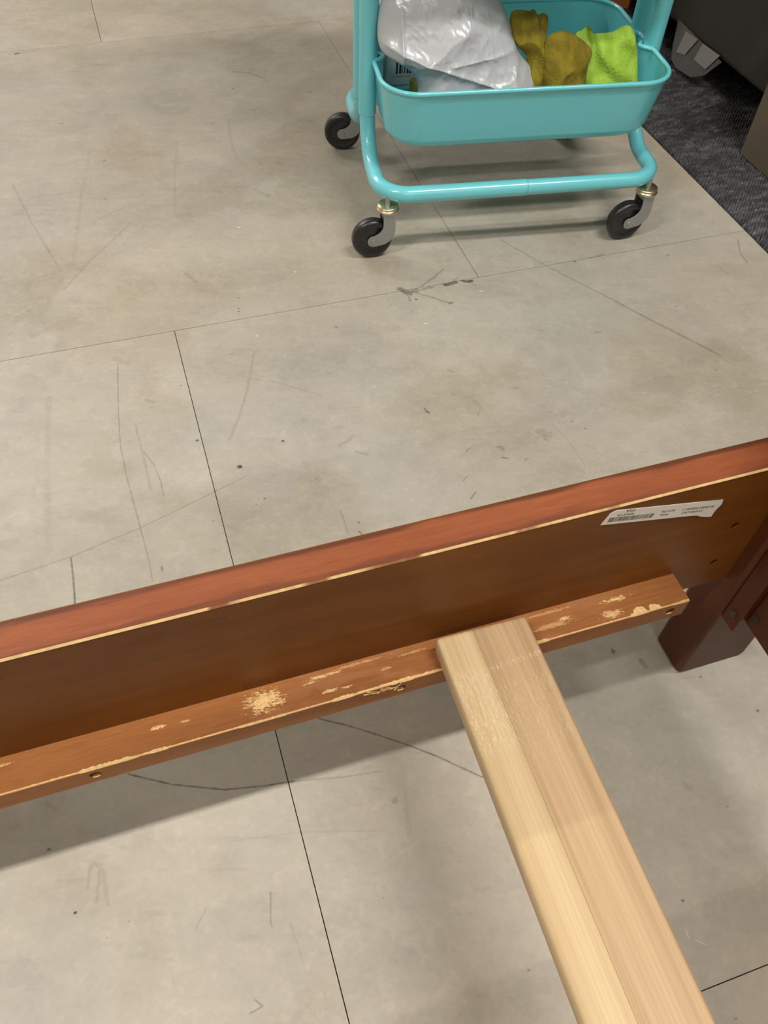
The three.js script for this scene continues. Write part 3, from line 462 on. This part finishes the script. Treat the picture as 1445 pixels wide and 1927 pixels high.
  const lime = [[0.382, 0.2], [0.378, 0.17], [0.33, 0.16], [0.29, 0.17], [0.286, 0.2018], [0.2895, 0.2257], [0.2862, 0.2551], [0.2945, 0.259], [0.3035, 0.2643], [0.309, 0.259], [0.3125, 0.2554], [0.3191, 0.2552], [0.3426, 0.2562], [0.3658, 0.2619], [0.372, 0.255], [0.3746, 0.2465], [0.3797, 0.2286]];
  const foldC = (u, y) => 0.006 * (ridge(u * 26 + y * 12, y * 24 - u * 20, 26) - 0.5) + 0.004 * Math.sin((u * 0.6 + y) * 150) - 0.012 * Math.exp(-Math.pow((u - 0.309 - (0.25 - y) * 0.15) / 0.006, 2)) * sst(0.215, 0.245, y);
  placed(obj('cleaning_cloth', puff(lime, { w0: 0.083, y0: 0.19, k: 0.5, front: 0.016, back: 0.018, fold: foldC }), clothMat(clothTex([0.27, 0.46, 0.035], [0.4, 0.6, 0.075], 331))), 'bright lime green cloth at the right end of the turquoise tray', 'cloth');
  // white carton with a barcode, mostly under the bag
  const carton = thing('tissue_carton', 'white cardboard carton with a barcode half hidden under the plastic bag', 'carton', CART_POS, CART_TURN);
  const c = document.createElement('canvas'); c.width = 512; c.height = 256; const x = c.getContext('2d'); x.fillStyle = '#d9dcde'; x.fillRect(0, 0, 512, 256); x.fillStyle = '#26242e';
  let bx = 70, s2 = 5; while (bx < 290) { s2 = (s2 * 1103515245 + 12345) & 0x7fffffff; const bw = 4 + (s2 >> 9) % 16; x.fillRect(bx, 78, bw, 118); bx += bw + 4 + (s2 >> 15) % 9; } x.font = '20px sans-serif'; x.fillText('0  36000 21195', 52, 224);
  const tx = new THREE.CanvasTexture(c); tx.colorSpace = THREE.SRGBColorSpace;
  const body = obj('carton_body', box(0.036, 0.145, 0.1478, 0.212, -0.275, -0.22, 0.0012), mat([0.66, 0.68, 0.69], 0.6), carton);
  const lab = new THREE.BoxGeometry(0.1, 0.05, 0.0004); lab.translate(0.0875, 0.1785, -0.2199); obj('barcode_panel', uvBy(lab, (v) => [(v.x - 0.0375) / 0.1, (v.y - 0.1535) / 0.05]), mapped(tx, 0.5), body, 'printed panel with barcode');
  const sp = box(-0.02, 0.02, 0, 0.022, -0.03, 0.03, 0.004); sp.rotateY(R(28)); sp.translate(0.098, 0.1475, -0.178); const spm = obj('sponge', sp, mat([0.62, 0.48, 0.1], 0.9, { bumpMap: fleece, bumpScale: 0.001 })); placed(spm, 'small yellow sponge under the plastic bag in the tray', 'sponge');
}
// ---------------------------------------------------------------- things on the carpet
{
  const weave = paint(256, 256, (i, j, o) => { o[0] = o[1] = o[2] = 0.5 + 0.25 * Math.sin(i * Math.PI / 4) * Math.sin(j * Math.PI / 4) + 0.3 * (hash(i, j, 3) - 0.5); }, false, true); weave.repeat.set(60, 60);
  const fab = mat([0.065, 0.06, 0.053], 0.95, { bumpMap: weave, bumpScale: 0.0006 }), legM = mat([0.015, 0.015, 0.015], 0.5);
  const ch = thing('armchair', 'dark grey upholstered armchair with its base just above the carpet', 'armchair', [1.13, 0.004, -1.66]);
  obj('seat_base', box(0, 0.7, 0.056, 0.36, 0, 0.53, 0.012, 3), fab, ch); obj('seat_cushion', box(0.1, 0.6, 0.36, 0.46, 0.03, 0.5, 0.03, 4), fab, ch); obj('backrest', box(0.52, 0.7, 0.36, 0.85, 0, 0.53, 0.03, 4), fab, ch);
  for (const [a, b] of [[0.04, 0.04], [0.64, 0.04], [0.04, 0.47], [0.64, 0.47]]) { const g = new THREE.CylinderGeometry(0.02, 0.016, 0.057, 16); g.translate(a + 0.01, 0.0285, b + 0.01); obj('leg', g, legM, ch); }
  const card = mapped(paint(128, 128, (i, j, o) => { const t = 0.85 + 0.3 * fbm(i / 9, j / 9, 3, 5); o[0] = 0.115 * t; o[1] = 0.088 * t; o[2] = 0.06 * t; }, true, true), 0.85), cb = thing('cardboard_box', 'brown cardboard box on the carpet in front of the grey armchair', 'box', [1.052, 0.004, -1.121]);
  const bd = obj('box_body', box(0, 0.42, 0.0, 0.36, 0, 0.5, 0.005, 3), card, cb); obj('flap', box(0.002, 0.208, 0.361, 0.365, 0.005, 0.495, 0.001), card, bd); obj('flap', box(0.212, 0.418, 0.361, 0.365, 0.005, 0.495, 0.001), card, bd); obj('tape', box(0.18, 0.24, 0.3655, 0.366, 0, 0.5, 0.0002), mat([0.4, 0.3, 0.16], 0.3), bd);
  const oak = mapped(stainTex(300, 300, 0.5, 0.5, [0.2, 0.055, 0.018], [0.3, 0.095, 0.032], 171), 0.5), ns = thing('nightstand', 'orange-brown wooden nightstand behind the turquoise cart', 'nightstand', [0.955, 0.004, -1.97]);
  const UV = (g) => uvBy(g, (v, n) => [v.y / 0.5, (v.x + v.z) / 0.5]);
  obj('cabinet_body', UV(box(0, 0.165, 0.02, 0.5, 0, 0.3, 0.004)), oak, ns); obj('cabinet_top', UV(box(-0.01, 0.17, 0.5, 0.52, -0.01, 0.315, 0.004)), oak, ns); const dr = obj('drawer', UV(box(0.008, 0.157, 0.33, 0.49, 0.3, 0.312, 0.003)), oak, ns); const kn = new THREE.SphereGeometry(0.012, 16, 12); kn.translate(0.0825, 0.41, 0.32); obj('knob', kn, steel, dr);
  obj('door', UV(box(0.008, 0.157, 0.03, 0.32, 0.3, 0.312, 0.003)), oak, ns); obj('plinth', UV(box(0.01, 0.155, 0, 0.02, 0.01, 0.29, 0.001)), oak, ns);
  // clear plastic sleeve with paper inserts, poking out under the armchair
  const pk = thing('plastic_sleeve', 'clear plastic sleeve with white paper inserts, shade put into their colour, poking out under the grey armchair', 'packaging', [1.1, 0.005, -1.4]);
  const film = []; const shp = new THREE.Shape([[-0.095, 0.075], [-0.072, 0.035], [-0.055, 0.014], [-0.03, 0.008], [0.02, 0.012], [0.052, 0.03], [0.075, 0.065]].map((p) => new THREE.Vector2(...p)));
  const fg = new THREE.ExtrudeGeometry(shp, { depth: 0.0006, bevelEnabled: false, curveSegments: 8 }); fg.rotateY(-Math.PI / 2); fg.rotateZ(R(-18));
  obj('film', fg, mat([0.5, 0.52, 0.52], 0.15, { transmission: 0.92, thickness: 0 }), pk, 'clear bent plastic film');
  const shadedPaperM = mat([0.22, 0.21, 0.19], 0.8); const quad = (P) => { const g = new THREE.ExtrudeGeometry(new THREE.Shape(P.map((p) => new THREE.Vector2(...p))), { depth: 0.0008, bevelEnabled: false }); g.rotateY(-Math.PI / 2); g.rotateZ(R(-18)); g.translate(-0.002, 0, 0); return g; };  // white paper, coloured dark to stand for the shade by the armchair
  obj('paper_insert', quad([[-0.055, 0.068], [-0.012, 0.07], [-0.024, 0.036], [-0.05, 0.03]]), shadedPaperM, pk); obj('paper_insert', quad([[0.006, 0.07], [0.064, 0.072], [0.048, 0.04], [0.006, 0.04]]), shadedPaperM, pk);
}
renderer.render(scene, camera);
